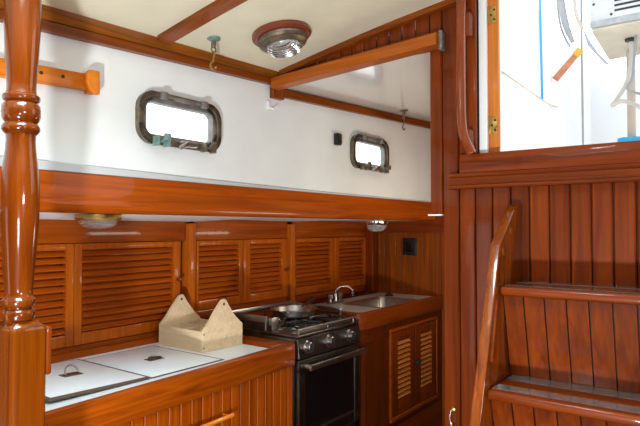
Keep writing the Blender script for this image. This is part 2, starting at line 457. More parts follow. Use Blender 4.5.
# ------------------------------------------------------------------ louvred lockers against the hull
def louver(m, x0, x1, z0, z1, yf, pitch, face=-1, th=.006, dep=.026):
    n = int(round((z1-z0)/pitch)); p = (z1-z0)/n
    for k in range(n):
        zc_ = z0+p*(k+.5)
        m.box(x0, x1, yf-dep/2, yf+dep/2, zc_-th/2, zc_+th/2, .0015, 1, rot=Matrix.Rotation(math.radians(50), 3, 'X'))
def knob(parent, x, y, z, r=.011, mat=None):
    m = MB(); m.lathe([(r*.55, 0), (r*.5, r*.8), (r, r*1.3), (r*1.05, r*1.9), (r*.7, r*2.4), (0, r*2.5)], (x, y, z), (0, -1, 0), 16)
    link('knob', m, mat or M['mahoX'], parent)
def locker(label, x0, x1, zb, doors, seed):
    t = thing('locker', label, 'locker', ((x0+x1)/2, YH, zb), 'louvred lockers along the hull')
    yF = YH-.022
    # face frame: top board, bottom rail
    m = MB(); m.box(x0, x1, yF, YH, 1.385, 1.50, .003); link('top_rail', m, M['teakX'], t)
    m = MB(); m.box(x0, x1, yF-.001, YH, zb, zb+.045, .004); link('bottom_rail', m, M['teakX'], t)
    m = MB(); m.box(x0+.002, x1-.002, YH+.030, YH+.118, zb+.002, 1.47); link('back_panel', m, M['slat'], t)
    for (dx0, dx1, sl, sr, kx) in doors:
        zt, zb2 = 1.383, zb+.048
        m = MB(); yd = yF-.010
        for a, b_ in ((dx0, dx0+sl), (dx1-sr, dx1)): m.box(a, b_, yd, YH-.006, zb2, zt, .003)
        m.box(dx0+sl, dx1-sr, yd, YH-.006, zt-.028, zt, .003); m.box(dx0+sl, dx1-sr, yd, YH-.006, zb2, zb2+.05, .003)
        d = link('door', m, M['stile'], t)
        m = MB(); louver(m, dx0+sl-.002, dx1-sr+.002, zb2+.05, zt-.028, YH-.020, .030)
        link('louver_slats', m, M['slat'], d)
        if kx: knob(d, kx, yd, 1.19)
locker('louvred teak locker behind the white icebox lids and wooden caddy', .35, 1.918, .90,
       [(.40, .82, .05, .06, None), (.823, 1.306, .045, .035, None), (1.309, 1.880, .035, .045, 1.860)], 1)
locker('louvred teak locker behind the cooker, between the two pale posts', 1.976, 2.738, .97,
       [(1.985, 2.335, .018, .036, None), (2.338, 2.735, .055, .06, 2.705)], 2)
locker('louvred teak locker behind the sink tap, next to the end wall', 2.797, 3.745, .97,
       [(2.80, 3.245, .02, .04, None), (3.248, 3.70, .06, .055, 3.672)], 3)
for x0, x1 in ((1.928, 1.968), (2.748, 2.790), (.29, .335)):
    m = MB(); m.box(x0, x1, YH-.048, YH+.10, .95, 1.474, .004); struct('trim_post', m, M['post'])
m = MB(); m.box(XE-.085, XE-.004, YH-.10, YH-.03, .975, 1.46, .01); struct('trim_corner_post', m, M['mahoZ'])

# ------------------------------------------------------------------ icebox counter
YF = 1.683
def skew(m, k=.0465):      # the counter front runs slightly askew to the hull
    for v in m.bm.verts: v.co.y += k*(v.co.x-2.004)
    return m
ice = thing('icebox_counter', 'built-in icebox counter with white top and orange teak staved front', 'counter', (1.3, YF+.3, 0))
m = MB(); b = bmesh.new(); q = [(.45, YF+.037-.0465*1.554), (1.944, YF+.034), (1.944, YH-.052), (.45, YH-.052)]
m.prism(q, 'z', .85, .897); b.free(); link('countertop', m, M['lam'], ice)
m = MB(); m.box(.45, 2.092, YF, YF+.035, .796, .903, .007); link('front_rim', skew(m), M['teakX'], ice)
m = MB(); m.box(1.945, 2.092, YF+.0395, YH-.05, .800, .904, .008); link('end_rim', m, M['teakY'], ice)
m = MB(); x = .45
while x < 2.07:
    m.box(x+.0022, min(x+.055, 2.088)-.0022, YF+.012, YF+.03, .05, .7955, .003, 1); x += .055
link('staved_front', skew(m), M['teakZ'], ice)
m = MB(); m.box(.45, 2.088, YF+.031, YH-.03, .05, .795); link('carcass', skew(m), M['groove'], ice)
m = MB(); m.tube([(1.25, YF-.025, .694), (1.632, YF-.025, .694)], .0085, 10)
for xx in (1.27, 1.612): m.tube([(xx, YF-.025, .694), (xx, YF+.012, .694)], .006, 8)
link('pull_rail', skew(m), M['gold'], ice)
m = MB(); m.box(.45, 1.934, YH-.051, YH-.0245, .86, .925, .003); link('back_ledge', m, M['teakX'], ice)

def lid(label, x0, x1, y0, y1, tilt, up):
    t = thing('icebox_hatch', label, 'lid', (x1, (y0+y1)/2, .8975), 'icebox lids')
    m = MB(); m.box(x0, x1, y0, y1, .8975, .906 if up else .8990, .0004); link('core', m, M['edge'], t)
    zt = .906 if up else .8990
    e = .011
    m = MB(); m.box(x0+e, x1-e, y0+e, y1-e, zt, zt+.0012, .0004); p = link('white_panel', m, M['lam'], t)
    cx, cy = (x0+x1)/2+(.02 if up else .01), (y0+y1)/2
    zt += .0012
    m = MB(); m.box(cx-.036, cx+.036, cy-.022, cy+.022, zt, zt+.003, .001); pl = link('pull_plate', m, M['bronze'], t)
    ang = math.radians(52) if up else 0
    pts = []
    for k in range(17):
        a = PI*k/16; lx, ly = .026*math.cos(a), .034*math.sin(a)
        pts.append((cx+lx, cy+ly*math.cos(ang)-.010, zt+.006+ly*math.sin(ang)))
    m = MB(); m.tube(pts, .0035, 8); link('ring', m, M['steel'] if up else M['bronze'], pl)
    t.rotation_euler = (0, tilt, 0)
lid('raised white icebox lid with its metal ring pull standing up, beside the turned post', .915, 1.290, 1.725, 2.20, math.radians(1.6), True)
lid('flush white icebox lid with dark flat pull plate, beside the wooden caddy', 1.297, 1.665, 1.725, 2.20, 0, False)

# ------------------------------------------------------------------ wooden caddy
cad = thing('tool_caddy', 'pale plywood caddy with two peaked ends standing on the white counter', 'caddy', (1.695, 1.893, .8975))
W, L_, H = .245, .315, .092
def endp(y):
    pts = [(0, 0), (W, 0), (W, .10), (W-.02, .115)]+[(W-.045, .135), (W-.068, .165), (W-.092, .197)]+arc(W/2+.002, .205, .021, 15, 165, 8)+[(.090, .197), (.062, .165), (.040, .135), (.016, .11), (0, .098)]
    m = MB(); m.prism(pts, 'y', y, y+.013, .0015, 1); return m
base = Vector((1.695, 1.893, .8975))
def cp(name, m, mat=None, par=None):
    for v in m.bm.verts: v.co += base
    return link(name, m, mat or M['ply'], par or cad)
for y, lab in ((0, 0), (L_-.013, 1)):
    e = cp('end_panel', endp(y))
    m = MB(); m.lathe([(.0065, 0), (.0065, .0006), (0, .0007)], (W/2+.002, y-.0001, .203), (0, -1, 0), 14); cp('rope_hole', m, M['seam'], e)
for x in (0, W-.011):
    m = MB(); m.box(x, x+.011, .0135, L_-.0135, 0, H, .0015, 1); sp = cp('side_panel', m)
    if x == 0:
        for zz in (.02, .08):
            m = MB(); m.lathe([(.004, 0), (.0035, .001), (0, .0012)], (.006, -.0002, zz), (0, -1, 0), 10)
            cp('screw', m, M['screw'], sp)
m = MB(); m.box(.0115, W-.0115, .0135, L_-.0135, .002, .012); cp('bottom', m)
m = MB(); m.box(W/2-.004, W/2+.004, .0135, L_-.0135, .0125, .088); m.box(.0115, W/2-.0045, L_*.5, L_*.5+.008, .0125, .088); m.box(W/2+.0045, W-.0115, L_*.5, L_*.5+.008, .0125, .088); cp('divider', m)
cad.rotation_euler = (0, 0, math.radians(-1))

# ------------------------------------------------------------------ cooker
SX0, SX1, SYF, SYB = 2.100, 2.640, 1.685, 2.155
st = thing('cooker', 'stainless galley cooker with three knobs and a dark oven door', 'cooker', ((SX0+SX1)/2, (SYF+SYB)/2, .25))
m = MB(); m.box(SX0, SX1, SYF+.02, SYB, .27, .918, .004)
for xx in (SX0+.05, SX1-.05):
    for yy in (SYF+.08, SYB-.06): m.box(xx-.02, xx+.02, yy-.02, yy+.02, 0, .272)
link('body', m, M['dsteel'], st)
m = MB(); m.box(SX0, SX1, SYF-.005, SYB, .919, .934, .005); ct = link('cooktop', m, M['dsteel'], st)
m = MB(); m.prism([(SYF+.019, .822), (SYF-.012, .822), (SYF-.004, .915), (SYF+.019, .918)], 'x', SX0, SX1, .002, 1); cpn = link('control_panel', m, M['dsteel'], st)
for x in (2.165, 2.345, 2.535):
    m = MB(); m.lathe([(.032, 0), (.032, .006), (.027, .010), (.024, .010)], (x, SYF-.009, .872), (0, -1, .09), 24); m.lathe([(.0245, .0105), (.0225, .030), (.018, .034), (0, .034)], (x, SYF-.009, .872), (0, -1, .09), 24)
    k = link('knob', m, M['steel'], st)
    m = MB(); m.lathe([(.0205, .0345), (.0190, .036), (0, .0365)], (x, SYF-.009, .872), (0, -1, .09), 24); m.box(x-.004, x+.004, SYF-.052, SYF-.044, .858, .893, .002); link('knob_cap', m, M['iron'], k)
# oven door
m = MB()
m.box(SX0+.002, SX1-.002, SYF-.012, SYF+.018, .755, .815, .003); m.box(SX0+.002, SX0+.05, SYF-.012, SYF+.018, .36, .756, .003)
m.box(SX1-.05, SX1-.002, SYF-.012, SYF+.018, .36, .756, .003); m.box(SX0+.002, SX1-.002, SYF-.012, SYF+.018, .31, .40, .003)
od = link('oven_door', m, M['dsteel'], st)
m = MB(); m.box(SX0+.049, SX1-.049, SYF-.006, SYF+.010, .399, .757); link('oven_window', m, M['oglass'], od)
m = MB(); m.box(SX0+.055, SX1-.055, SYF-.011, SYF-.0065, .452, .462); link('inner_rack', m, M['steel'], od)
m = MB(); m.box(SX0+.04, SX1-.006, SYF-.055, SYF-.040, .765, .795, .005)
for xx in (SX0+.06, SX1-.03): m.box(xx-.010, xx+.010, SYF-.0405, SYF-.012, .770, .790, .003)
link('handle', m, M['steel'], od)
# fiddles round the top
m = MB()
m.box(SX0+.004, SX1-.004, SYB-.006, SYB, .982, 1.012, .002); m.box(SX1-.010, SX1-.004, SYF+.10, SYB-.007, .978, 1.004, .002); m.box(SX0+.004, SX0+.010, SYF+.20, SYB-.007, .975, 1.008, .002)
for xx, yy in ((SX0+.012, SYB-.010), (SX1-.012, SYB-.010), (SX1-.012, SYF+.11), (SX0+.012, SYF+.21), (2.37, SYB-.010)): m.tube([(xx, yy, .933), (xx, yy, .995)], .005, 8)
link('fiddle_rail', m, M['steel'], st)
m = MB(); m.tube([(SX0+.02, SYF+.012, .956), (SX1-.02, SYF+.012, .956)], .006, 10)
for xx in (SX0+.03, 2.37, SX1-.03): m.tube([(xx, SYF+.012, .934), (xx, SYF+.012, .956)], .004, 8)
m.box(SX0+.02, SX1-.02, SYF+.035, SYF+.05, .934, .946, .003)
link('front_rail', m, M['steel'], st)
m = MB(); m.box(SX0+.012, SX0+.016, SYF+.20, SYB-.02, .934, .985); link('splash_plate', m, M['dsteel'], st)
def burner(x, y):
    m = MB(); m.lathe([(.05, 0), (.048, .008), (.03, .012), (.028, .018), (0, .020)], (x, y, .934), n=24); bn = link('burner', m, M['iron'], st)
    m = MB()
    for k in range(4):
        a = PI/4+k*PI/2; c, s = math.cos(a), math.sin(a)
        m.tube([(x+c*.09, y+s*.09, .935), (x+c*.09, y+s*.09, .962), (x+c*.02, y+s*.02, .962)], .0045, 8)
    m.tube([(x+.075*math.cos(2*PI*k/24), y+.075*math.sin(2*PI*k/24), .958) for k in range(24)], .004, 8, True)
    link('grate', m, M['iron'], bn)
burner(2.420, 1.965); burner(2.30, 1.80); burner(2.54, 1.79)
m = MB(); m.box(2.185, 2.285, 1.905, 1.911, .940, .978, .002); m.box(2.185, 2.191, 1.911, 2.02, .945, .972, .002); link('pot_clamp', m, M['chrome'], st)
m = MB(); m.box(SX0+.022, SX0+.075, 1.862, 1.868, .934, 1.0, .002); m.box(SX0+.022, SX0+.028, 1.868, 1.92, .96, 1.0, .002); link('pot_clamp', m, M['steel'], st)
m = MB(); m.box(2.44, 2.60, 1.868, 1.873, .940, .966, .002); link('pot_clamp', m, M['dsteel'], st)

m = MB(); m.box(2.10, 2.66, 2.165, YH-.024, .93, .965, .004); struct('trim_shelf', m, M['teakX'])
# frying pan on the back burner
pan = thing('frying_pan', 'shallow round pan with shiny rim resting on the cooker burner', 'pan', (2.420, 1.965, .967))
m = MB(); m.lathe([(0, .0), (.105, 0), (.118, .006), (.124, .030), (.129, .034), (.127, .037), (.120, .034), (.113, .009), (.104, .005)], (2.420, 1.965, .967), n=40)
link('pan_body', m, M['steel'], pan)
m = MB(); m.tube([(2.420+.128*math.cos(2*PI*k/40), 1.965+.128*math.sin(2*PI*k/40), 1.0035) for k in range(40)], .0032, 8, True); link('rolled_rim', m, M['chrome'], pan)
m = MB(); m.lathe([(0, .0052), (.1035, .0052), (.1035, .0058), (0, .0060)], (2.420, 1.965, .967), n=40); link('pan_reflection', m, M['panrefl'], pan)
m = MB(); m.tube(smooth_path([(2.535, 1.995, .998), (2.575, 2.005, 1.010), (2.70, 2.03, 1.026)], 5), .008, 10); link('handle', m, M['iron'], pan)

# ------------------------------------------------------------------ sink cabinet
KX0, KX1, KYF = 2.665, XE-.002, 1.675
sk = thing('sink_cabinet', 'dark teak sink cabinet with two small louvred doors', 'cabinet', ((KX0+KX1)/2, 1.98, 0))
def outline(d, r):
    return [(KX1, KYF+d), (KX1, YH-.11), (KX0+d, YH-.11)]+arc(KX0+d+r, KYF+d+r, r, 180, 270, 8)
m = MB(); m.prism(outline(.012, .05), 'z', .04, .79); M['sinkt'] = wood('sink_cabinet_timber', (.13, .023, .0012), (.055, .009, .0005), 'Z', var=.1)
link('carcass', m, M['sinkt'], sk)
# countertop with an opening for the basin
BX0, BX1, BY0, BY1 = 3.02, 3.50, 1.735, 2.045
b = bmesh.new(); edges = []
for lp in (outline(.022, .042), rrect(BX0, BX1, BY0, BY1, .05)):
    vs = [b.verts.new((x, y, .957)) for x, y in lp]
    edges += [b.edges.new((vs[i], vs[(i+1) % len(vs)])) for i in range(len(vs))]
bmesh.ops.triangle_fill(b, edges=edges, use_beauty=True)
ex = bmesh.ops.extrude_face_region(b, geom=b.faces[:])
for g in ex['geom']:
    if isinstance(g, bmesh.types.BMVert): g.co.z -= .02
m = MB(); m.add(b); link('countertop', m, plain('grey_sink_top', (.50, .48, .45), .3, .2, noise=.12, nscale=10), sk, sm=False)
# fiddled edge, rounded at the corner
op = [(KX1, KYF)]+list(reversed(arc(KX0+.055, KYF+.055, .055, 180, 270, 8)))+[(KX0, YH-.12)]
ip = [(KX1, KYF+.021)]+list(reversed(arc(KX0+.061, KYF+.061, .040, 180, 270, 8)))+[(KX0+.021, YH-.12)]
m = MB(); b = bmesh.new()
n = len(op); V = [[b.verts.new((p[0], p[1], z)) for p in q] for q, z in ((op, .876), (op, .966), (ip, .972), (ip, .876))]
V2 = V+[V[0]]
for a, c in zip(V2, V2[1:]):
    for i in range(n-1): b.faces.new((a[i], a[i+1], c[i+1], c[i]))
b.faces.new([v[0] for v in V]); b.faces.new([v[-1] for v in V])
m.add(b); link('front_rim', m, wood('sink_rim_timber', (.25, .044, .002), (.13, .019, .001), 'X', var=.05), sk)
op2 = [(KX1, KYF+.012)]+list(reversed(arc(KX0+.062, KYF+.062, .05, 180, 270, 8)))+[(KX0+.012, YH-.12)]
ip2 = [(KX1, KYF+.021)]+list(reversed(arc(KX0+.061, KYF+.061, .040, 180, 270, 8)))+[(KX0+.021, YH-.12)]
b = bmesh.new(); V = [[b.verts.new((p[0], p[1], z)) for p in q] for q, z in ((op2, .7905), (op2, .8755), (ip2, .8755), (ip2, .7905))]; V2 = V+[V[0]]
for a, c in zip(V2, V2[1:]):
    for i in range(n-1): b.faces.new((a[i], a[i+1], c[i+1], c[i]))
m = MB(); m.add(b); link('apron', m, M['sinkt'], sk)
# door surround
m = MB(); yf = KYF+.012
m.box(2.985, 3.655, yf-.016, yf-.001, .815, .835, .003); m.box(2.985, 3.005, yf-.016, yf-.001, .30, .814, .003); m.box(3.635, 3.655, yf-.016, yf-.001, .30, .814, .003); m.box(2.985, 3.655, yf-.018, yf-.001, .275, .299, .003)
link('door_surround', m, M['teakX'], sk)
m = MB(); m.box(KX0+.05, KX1-.02, yf-.008, yf-.001, .05, .24, .003); link('kick_board', m, M['mahoX'], sk)
for (a, c, kx) in ((3.008, 3.318, 3.300), (3.322, 3.632, 3.340)):
    m = MB(); z0, z1 = .303, .812
    m.box(a, a+.075, yf-.012, yf-.001, z0, z1, .003); m.box(c-.075, c, yf-.012, yf-.001, z0, z1, .003)
    m.box(a+.075, c-.075, yf-.012, yf-.001, z1-.06, z1, .003); m.box(a+.075, c-.075, yf-.012, yf-.001, z0, z0+.09, .003)
    d = link('door', m, M['mahoZ'], sk)
    m = MB(); louver(m, a+.074, c-.074, z0+.09, z1-.06, yf-.008, .030, dep=.022); link('louver_slats', m, wood('lit_door_slat_timber', (.55, .19, .04), (.40, .11, .02), 'X', var=.08), d)  # light caught by the slats is put into their paler colour
    knob(d, kx, yf-.012, .58, .012, M['iron'])

bas = thing('sink', 'stainless rectangular sink basin set in the grey counter', 'sink', ((BX0+BX1)/2, (BY0+BY1)/2, .80))
def rr3(d, z, r): return [(x, y, z) for x, y in rrect(BX0+d, BX1-d, BY0+d, BY1-d, r)]
b = bmesh.new()
rings = [rr3(-.016, .9575, .06), rr3(-.016, .9605, .06), rr3(.004, .9605, .046), rr3(.010, .945, .044), rr3(.022, .82, .04), rr3(.05, .805, .03)]
R = [[b.verts.new(p) for p in q] for q in rings]
for p, q in zip(R, R[1:]):
    for i in range(len(p)): b.faces.new((p[i], p[(i+1) % len(p)], q[(i+1) % len(p)], q[i]))
b.faces.new(R[-1]); m = MB(); m.add(b)
link('basin', m, M['steel'], bas)
m = MB(); m.lathe([(.03, 0), (.028, .003), (.01, .003), (0, .001)], ((BX0+BX1)/2, (BY0+BY1)/2, .8055), n=20); link('drain', m, M['chrome'], bas)

fa = thing('faucet', 'chrome galley faucet with arched spout beside the sink', 'faucet', (3.03, 2.11, .957))
m = MB(); m.box(2.955, 3.105, 2.092, 2.132, .9575, .972, .006); m.lathe([(.018, 0), (.014, .03), (.012, .05)], (3.03, 2.11, .972), n=16); link('base', m, M['fauc'], fa)
m = MB(); m.tube(smooth_path([(3.03, 2.11, 1.01), (3.033, 2.105, 1.04), (3.06, 2.09, 1.062), (3.10, 2.065, 1.062), (3.125, 2.045, 1.045), (3.13, 2.04, 1.03)], 5), .007, 12); m.lathe([(.010, 0), (.012, .03), (.008, .034)], (3.13, 2.04, 1.002), n=14); link('spout', m, M['fauc'], fa)
for xx in (2.972, 3.088):
    m = MB(); m.lathe([(.011, 0), (.011, .02), (.02, .024), (.02, .046), (.014, .05), (0, .05)], (xx, 2.112, .972), n=8); link('tap', m, M['fauc'], fa)
pl = MB(); pl.lathe([(.030, 0), (.030, .010), (.016, .014), (.011, .028), (0, .030)], (3.585, 2.02, .9575), n=20)
tag(link('sink_plug', pl, M['black']), 'small black rubber plug lying on the counter behind the sink', 'plug')

# ------------------------------------------------------------------ turned post
np_ = thing('newel_post', 'turned varnished post with square base, full cabin height', 'post', (.658, 1.372, 0))
bx0, bx1, by0, by1 = .616, .700, 1.330, 1.414
m = MB()
b = bmesh.new()
def sq(d, z, ch=.006):
    x0, x1, y0, y1 = bx0+d, bx1-d, by0+d, by1-d
    return [b.verts.new((x, y, z)) for x, y in ((x0+ch, y0), (x1-ch, y0), (x1, y0+ch), (x1, y1-ch), (x1-ch, y1), (x0+ch, y1), (x0, y1-ch), (x0, y0+ch))]
S = [sq(0, 0), sq(0, 1.205), sq(.004, 1.219), sq(.012, 1.227), sq(.012, 1.230)]
for p, q in zip(S, S[1:]):
    for i in range(8): b.faces.new((p[i], p[(i+1) % 8], q[(i+1) % 8], q[i]))
b.faces.new(S[0]); b.faces.new(S[-1]); m.add(b)
NEWL, NEWD = (.165, .034, .001), (.085, .0135, .0005)
link('base_block', m, wood('newel_timber', NEWL, NEWD, 'Z', rough=.22, coat=.8, var=.05), np_)
def Z(y): return 2.0-(y/320.)*.77
PX = .00222
prof = [(12, 322), (13, 319.5), (16, 318.5), (17, 315), (16.8, 311), (15, 308.6), (13.2, 307.6), (13.2, 306), (16, 305), (17.6, 302), (17.2, 299), (15.2, 297), (14, 294.5), (13.8, 290), (14.6, 280), (15.8, 265), (17.3, 245), (18.8, 225), (19.6, 207), (19.5, 195), (18.6, 180), (17, 165), (15.4, 152), (14.6, 142), (14.8, 136), (16.8, 134), (19, 131.5), (19.2, 129), (17.8, 126), (15.8, 124.2), (17.8, 122), (19.2, 118), (19.5, 113), (18.8, 107), (16.5, 104.3), (15.6, 103.5), (18, 102), (19, 99.5), (18.4, 97), (15.5, 95.2), (14.6, 92), (14.6, 86), (15.6, 75), (16.8, 55), (17.9, 32), (18.5, 10), (18.3, -20), (17, -50), (15, -75), (15, -92)]
m = MB(); m.lathe([(r*PX, Z(y)) for r, y in prof], (.651, 1.372, 0), n=40)
link('turned_shaft', m, wood('turned_timber', (.17, .031, .0012), (.065, .0095, .0006), 'Z', rough=.2, coat=.9, var=.05), np_)
m = MB(); m.box(bx1+.001, bx1+.016, by0+.006, by1-.01, 1.095, 1.212, .006); link('side_cleat', m, M['mahoZ'], np_)

# ------------------------------------------------------------------ ladder
ld = thing('companionway_ladder', 'varnished mahogany companionway ladder with dark treads below the sill', 'ladder', (1.75, .3, 0))
def xf(z): return 1.766-.362*(1.40-z)     # front edge of the strings
def string(y0, y1):
    pts = [(XB-.002, 0.0), (xf(0), 0.0), (xf(.7), .7), (xf(1.40), 1.40)]
    pts += [(1.915, 1.512), (1.940, 1.528), (1.965, 1.535), (XB-.002, 1.535)]
    m = MB(); m.prism(pts, 'y', y0, y1, .004, 2); return m
s0 = link('string', string(.594, .625), wood('ladder_timber', (.27, .056, .003), (.12, .020, .001), 'Z', rough=.22, coat=.7, var=.05), ld)
link('string', string(-.05, -.019), M['mahoZ'], ld)
m = MB()       # worn groove and bosses on the inner face of the string
m.tube([(1.727, .5935, 1.225), (1.70, .5935, 1.13), (1.676, .5935, 1.045)], .006, 8); link('groove', m, M['mahoX'], s0)
for (x, z) in ((1.875, 1.44), (1.80, 1.375)):
    m = MB(); m.lathe([(.014, 0), (.012, .003), (.006, .0045), (0, .0045)], (x, .594, z), (0, -1, 0), 14); link('plug', m, M['beamX'], s0)
def tread(x0, x1, z, strips):
    m = MB(); m.box(x0, x1, -.018, .593, z-.030, z, .010, 3); t = link('tread', m, M['mahoY'], ld)
    for a, c in strips:
        m = MB(); m.box(a, c, -.012, .585, z, z+.0015, .0005, 1); link('nonslip_strip', m, M['tread'], t)
tread(1.752, XB-.003, 1.268, [(1.778, 1.83), (1.90, 1.98)])
tread(1.630, 1.872, .973, [(1.655, 1.712), (1.778, 1.848)])
tread(1.505, 1.760, .68, [(1.53, 1.59), (1.65, 1.72)])
tread(1.38, 1.64, .385, [(1.40, 1.46), (1.52, 1.59)])
def riser(xt, zt, xb, zb):
    m = MB(); ys_ = [.593, .530, .468, .405, .343, .280, .218, .155, .093, .03, -.018]
    for ya, yb in zip(ys_[1:], ys_):
        p = [(xt, yb-.0022, zt), (xt+.012, yb-.0022, zt), (xt+.012, ya+.0022, zt), (xt, ya+.0022, zt)]
        q = [(xb, yb-.0022, zb), (xb+.012, yb-.0022, zb), (xb+.012, ya+.0022, zb), (xb, ya+.0022, zb)]
        m.loft([p, q])
    link('riser', m, M['mahoZ'], ld, sm=False)
    m = MB(); m.loft([[(xt+.013, .593, zt), (xt+.016, .593, zt), (xt+.016, -.018, zt), (xt+.013, -.018, zt)], [(xb+.013, .593, zb), (xb+.016, .593, zb), (xb+.016, -.018, zb), (xb+.013, -.018, zb)]]); link('riser_backing', m, M['groove'], ld, sm=False)
riser(1.785, 1.237, 1.850, .974); riser(1.662, .942, 1.738, .681); riser(1.538, .649, 1.62, .386)

# grab rail beside the companionway
gr = thing('grab_rail', 'varnished vertical grab rail on bulkhead beside the companionway opening', 'grab rail', (XB, .815, 1.70))
m = MB(); m.tube(smooth_path([(XB-.030, .79, 2.40), (XB-.055, .79, 2.28), (XB-.062, .79, 2.14), (XB-.062, .79, 1.90), (XB-.060, .785, 1.80), (XB-.055, .765, 1.74), (XB-.050, .758, 1.72)], 5), .018, 12)
link('rail', m, wood('grab_rail_timber', (.30, .055, .008), (.16, .024, .004), 'Z', rough=.18, coat=.9, var=.02), gr)
for z0, z1 in ((2.15, 2.24), (1.735, 1.81)):
    m = MB(); m.box(XB-.056, XB-.0145, .758, .792, z0, z1, .010); link('foot', m, M['mahoZ'], gr)

# ------------------------------------------------------------------ small fittings
# ceiling lamp
LC = Vector((1.675, 1.425, zc(1.675, 1.425)))
nrm = Vector((.04, -.17, -1)).normalized()*1
nrm = Vector((.04, -.19+.07*.245, -1)).normalized()
lamp = thing('ceiling_lamp', 'round brass ceiling lamp with ribbed glass on a red-brown ring', 'lamp', LC)
m = MB(); m.lathe([(.118, .002), (.118, .016), (.110, .024), (.098, .026)], LC, nrm, 40); link('base_ring', m, M['ringred'], lamp)
m = MB(); m.lathe([(.099, .0265), (.097, .033), (.100, .035), (.092, .044), (.094, .047), (.083, .055), (.080, .058), (.066, .058)], LC, nrm, 40); link('brass_bezel', m, M['bronze'], lamp)
m = MB(); m.lathe([(.070, .0585), (.066, .068), (.052, .080), (.03, .087), (0, .089)], LC, nrm, 32); gl = link('glass_dome', m, M['lens'], lamp)
m = MB(); q = Vector((0, 0, 1)).rotation_difference(nrm)
for k in range(-4, 5):
    o = k*.0145; hw = math.sqrt(max(.068**2-o*o, 0)); pts = []
    for i in range(13):
        s = -hw+2*hw*i/12; rr = math.sqrt(s*s+o*o); h = .0595+.033*math.sqrt(max(0, 1-(rr/.071)**2))
        pts.append(LC+q @ Vector((o, s, h)))
    m.tube(pts, .0022, 6)
link('guard_rib', m, M['chrome'], gl)
m = MB(); m.lathe([(.005, 0), (.008, .006), (.005, .012), (0, .013)], LC+q @ Vector((.088, -.045, .042)), nrm, 10); link('screw_knob', m, M['brass'], lamp)

# two dome lights under the side deck
def dome(x, y, zt, label, met, k=1.):
    t = thing('ceiling_dome_light', label, 'lamp', (x, y, zt), 'dome lights under the side deck')
    m = MB(); m.lathe([(a, h*k) for a, h in [(.080, .0005), (.082, .012), (.076, .020), (.070, .022), (.068, .018)]], (x, y, zt), (0, 0, -1), 36); link('bezel', m, met, t)
    m = MB(); m.lathe([(a, h*k) for a, h in [(.0675, .0185), (.064, .034), (.046, .047), (.022, .053), (0, .054)]], (x, y, zt), (0, 0, -1), 32); link('glass_dome', m, M['lens'], t)
    return t
dome(1.165, 1.865, 1.4985, 'brass dome light under the side deck, above the icebox lids', M['brass'])
dome(3.19, 1.89, 1.5015, 'chrome dome light under the side deck, above the sink', M['chrome'], 1.45)
# ceiling hooks
def hook(p, label, plate):
    t = thing('ceiling_hook', label, 'hook', p, 'hooks hanging from the deckhead')
    p = Vector(p)
    m = MB(); m.lathe([(.026, .0005), (.026, .005), (.018, .009), (.008, .012)], p, (0, 0, -1), 20); link('plate', m, plate, t)
    m = MB(); m.lathe([(.009, .011), (.010, .03), (.006, .036)], p, (0, 0, -1), 14)
    m.tube([p+Vector((.011*math.cos(a), 0, -.044+.011*math.sin(a))) for a in [2*PI*i/16 for i in range(16)]], .0035, 8, True); link('swivel_eye', m, M['bronze'], t)
    m = MB(); z = -.055
    m.tube(smooth_path([p+Vector(v) for v in ((0, 0, -.05), (.003, 0, -.062), (0, .002, -.08), (-.003, 0, -.092), (-.015, 0, -.104), (-.013, 0, -.118), (0, 0, -.123), (.011, 0, -.117), (.011, 0, -.110))], 5), .0042, 8); link('hook', m, M['brass'] if plate is M['verd'] else M['bronze'], t)
hook((1.479, 1.600, zc(1.479, 1.60)), 'brass hook with green plate hanging from the cream deckhead', M['verd'])
hook((3.085, 1.63, za(3.085, 1.63)), 'dark hook hanging from the glossy white deckhead over the sink', M['bronze'])
# towel bar on the cabin side
def slope(m):      # the rail rises a little towards the companionway
    for v in m.bm.verts: v.co.z += .05*(v.co.x-1.0)
    return m
tb = thing('towel_rail', 'honey coloured wooden rail block screwed on the white cabin side', 'rail', (.95, YC, 1.90))
m = MB(); m.box(.60, 1.035, YC-.030, YC-.001, 1.908, 1.962, .004); bd = link('rail_board', slope(m), M['gold'], tb)
m = MB(); m.prism([(1.026, 1.972), (1.062, 1.972), (1.064, 1.893), (1.052, 1.893), (1.026, 1.910), (1.016, 1.932), (1.016, 1.962)], 'y', YC-.052, YC-.0305, .005); m.box(1.0355, 1.062, YC-.031, YC-.001, 1.898, 1.972, .003); link('end_block', slope(m), M['gold'], tb)
for xx in (.875, .945):
    m = MB(); m.lathe([(.006, 0), (.006, .001), (0, .0012)], (xx, YC-.030, 1.938), (0, -1, 0), 10); link('screw', slope(m), M['screw'], bd)
# black clip on the cabin side, small white clip, switch on the end wall
ck = thing('wall_bracket', 'small black bracket on the white cabin side beside the far porthole', 'bracket', (2.515, YC, 1.90))
m = MB(); m.box(2.495, 2.538, YC-.030, YC-.001, 1.903, 1.968, .006); link('bracket_body', m, M['black'], ck)
m = MB(); m.box(2.503, 2.530, YC-.036, YC-.0305, 1.910, 1.930, .003); link('clasp', m, M['iron'], ck)
cl = thing('cable_clip', 'tiny clear plastic clip on the white wall under the ceiling beam', 'clip', (1.955, YC, 2.01))
m = MB(); m.box(1.947, 1.968, YC-.012, YC-.001, 2.005, 2.045, .003); m.tube([(1.957, YC-.014, 2.012), (1.968, YC-.028, 2.005), (1.985, YC-.028, 2.022)], .004, 8); link('clip_body', m, M['fibre'], cl)
sw = thing('wall_switch', 'black rectangular switch panel on the staved end wall', 'switch', (XE, 1.935, 1.245))
m = MB(); m.box(XE-.014, XE-.0005, 1.877, 1.990, 1.248, 1.375, .012, 3); link('bezel', m, M['black'], sw)
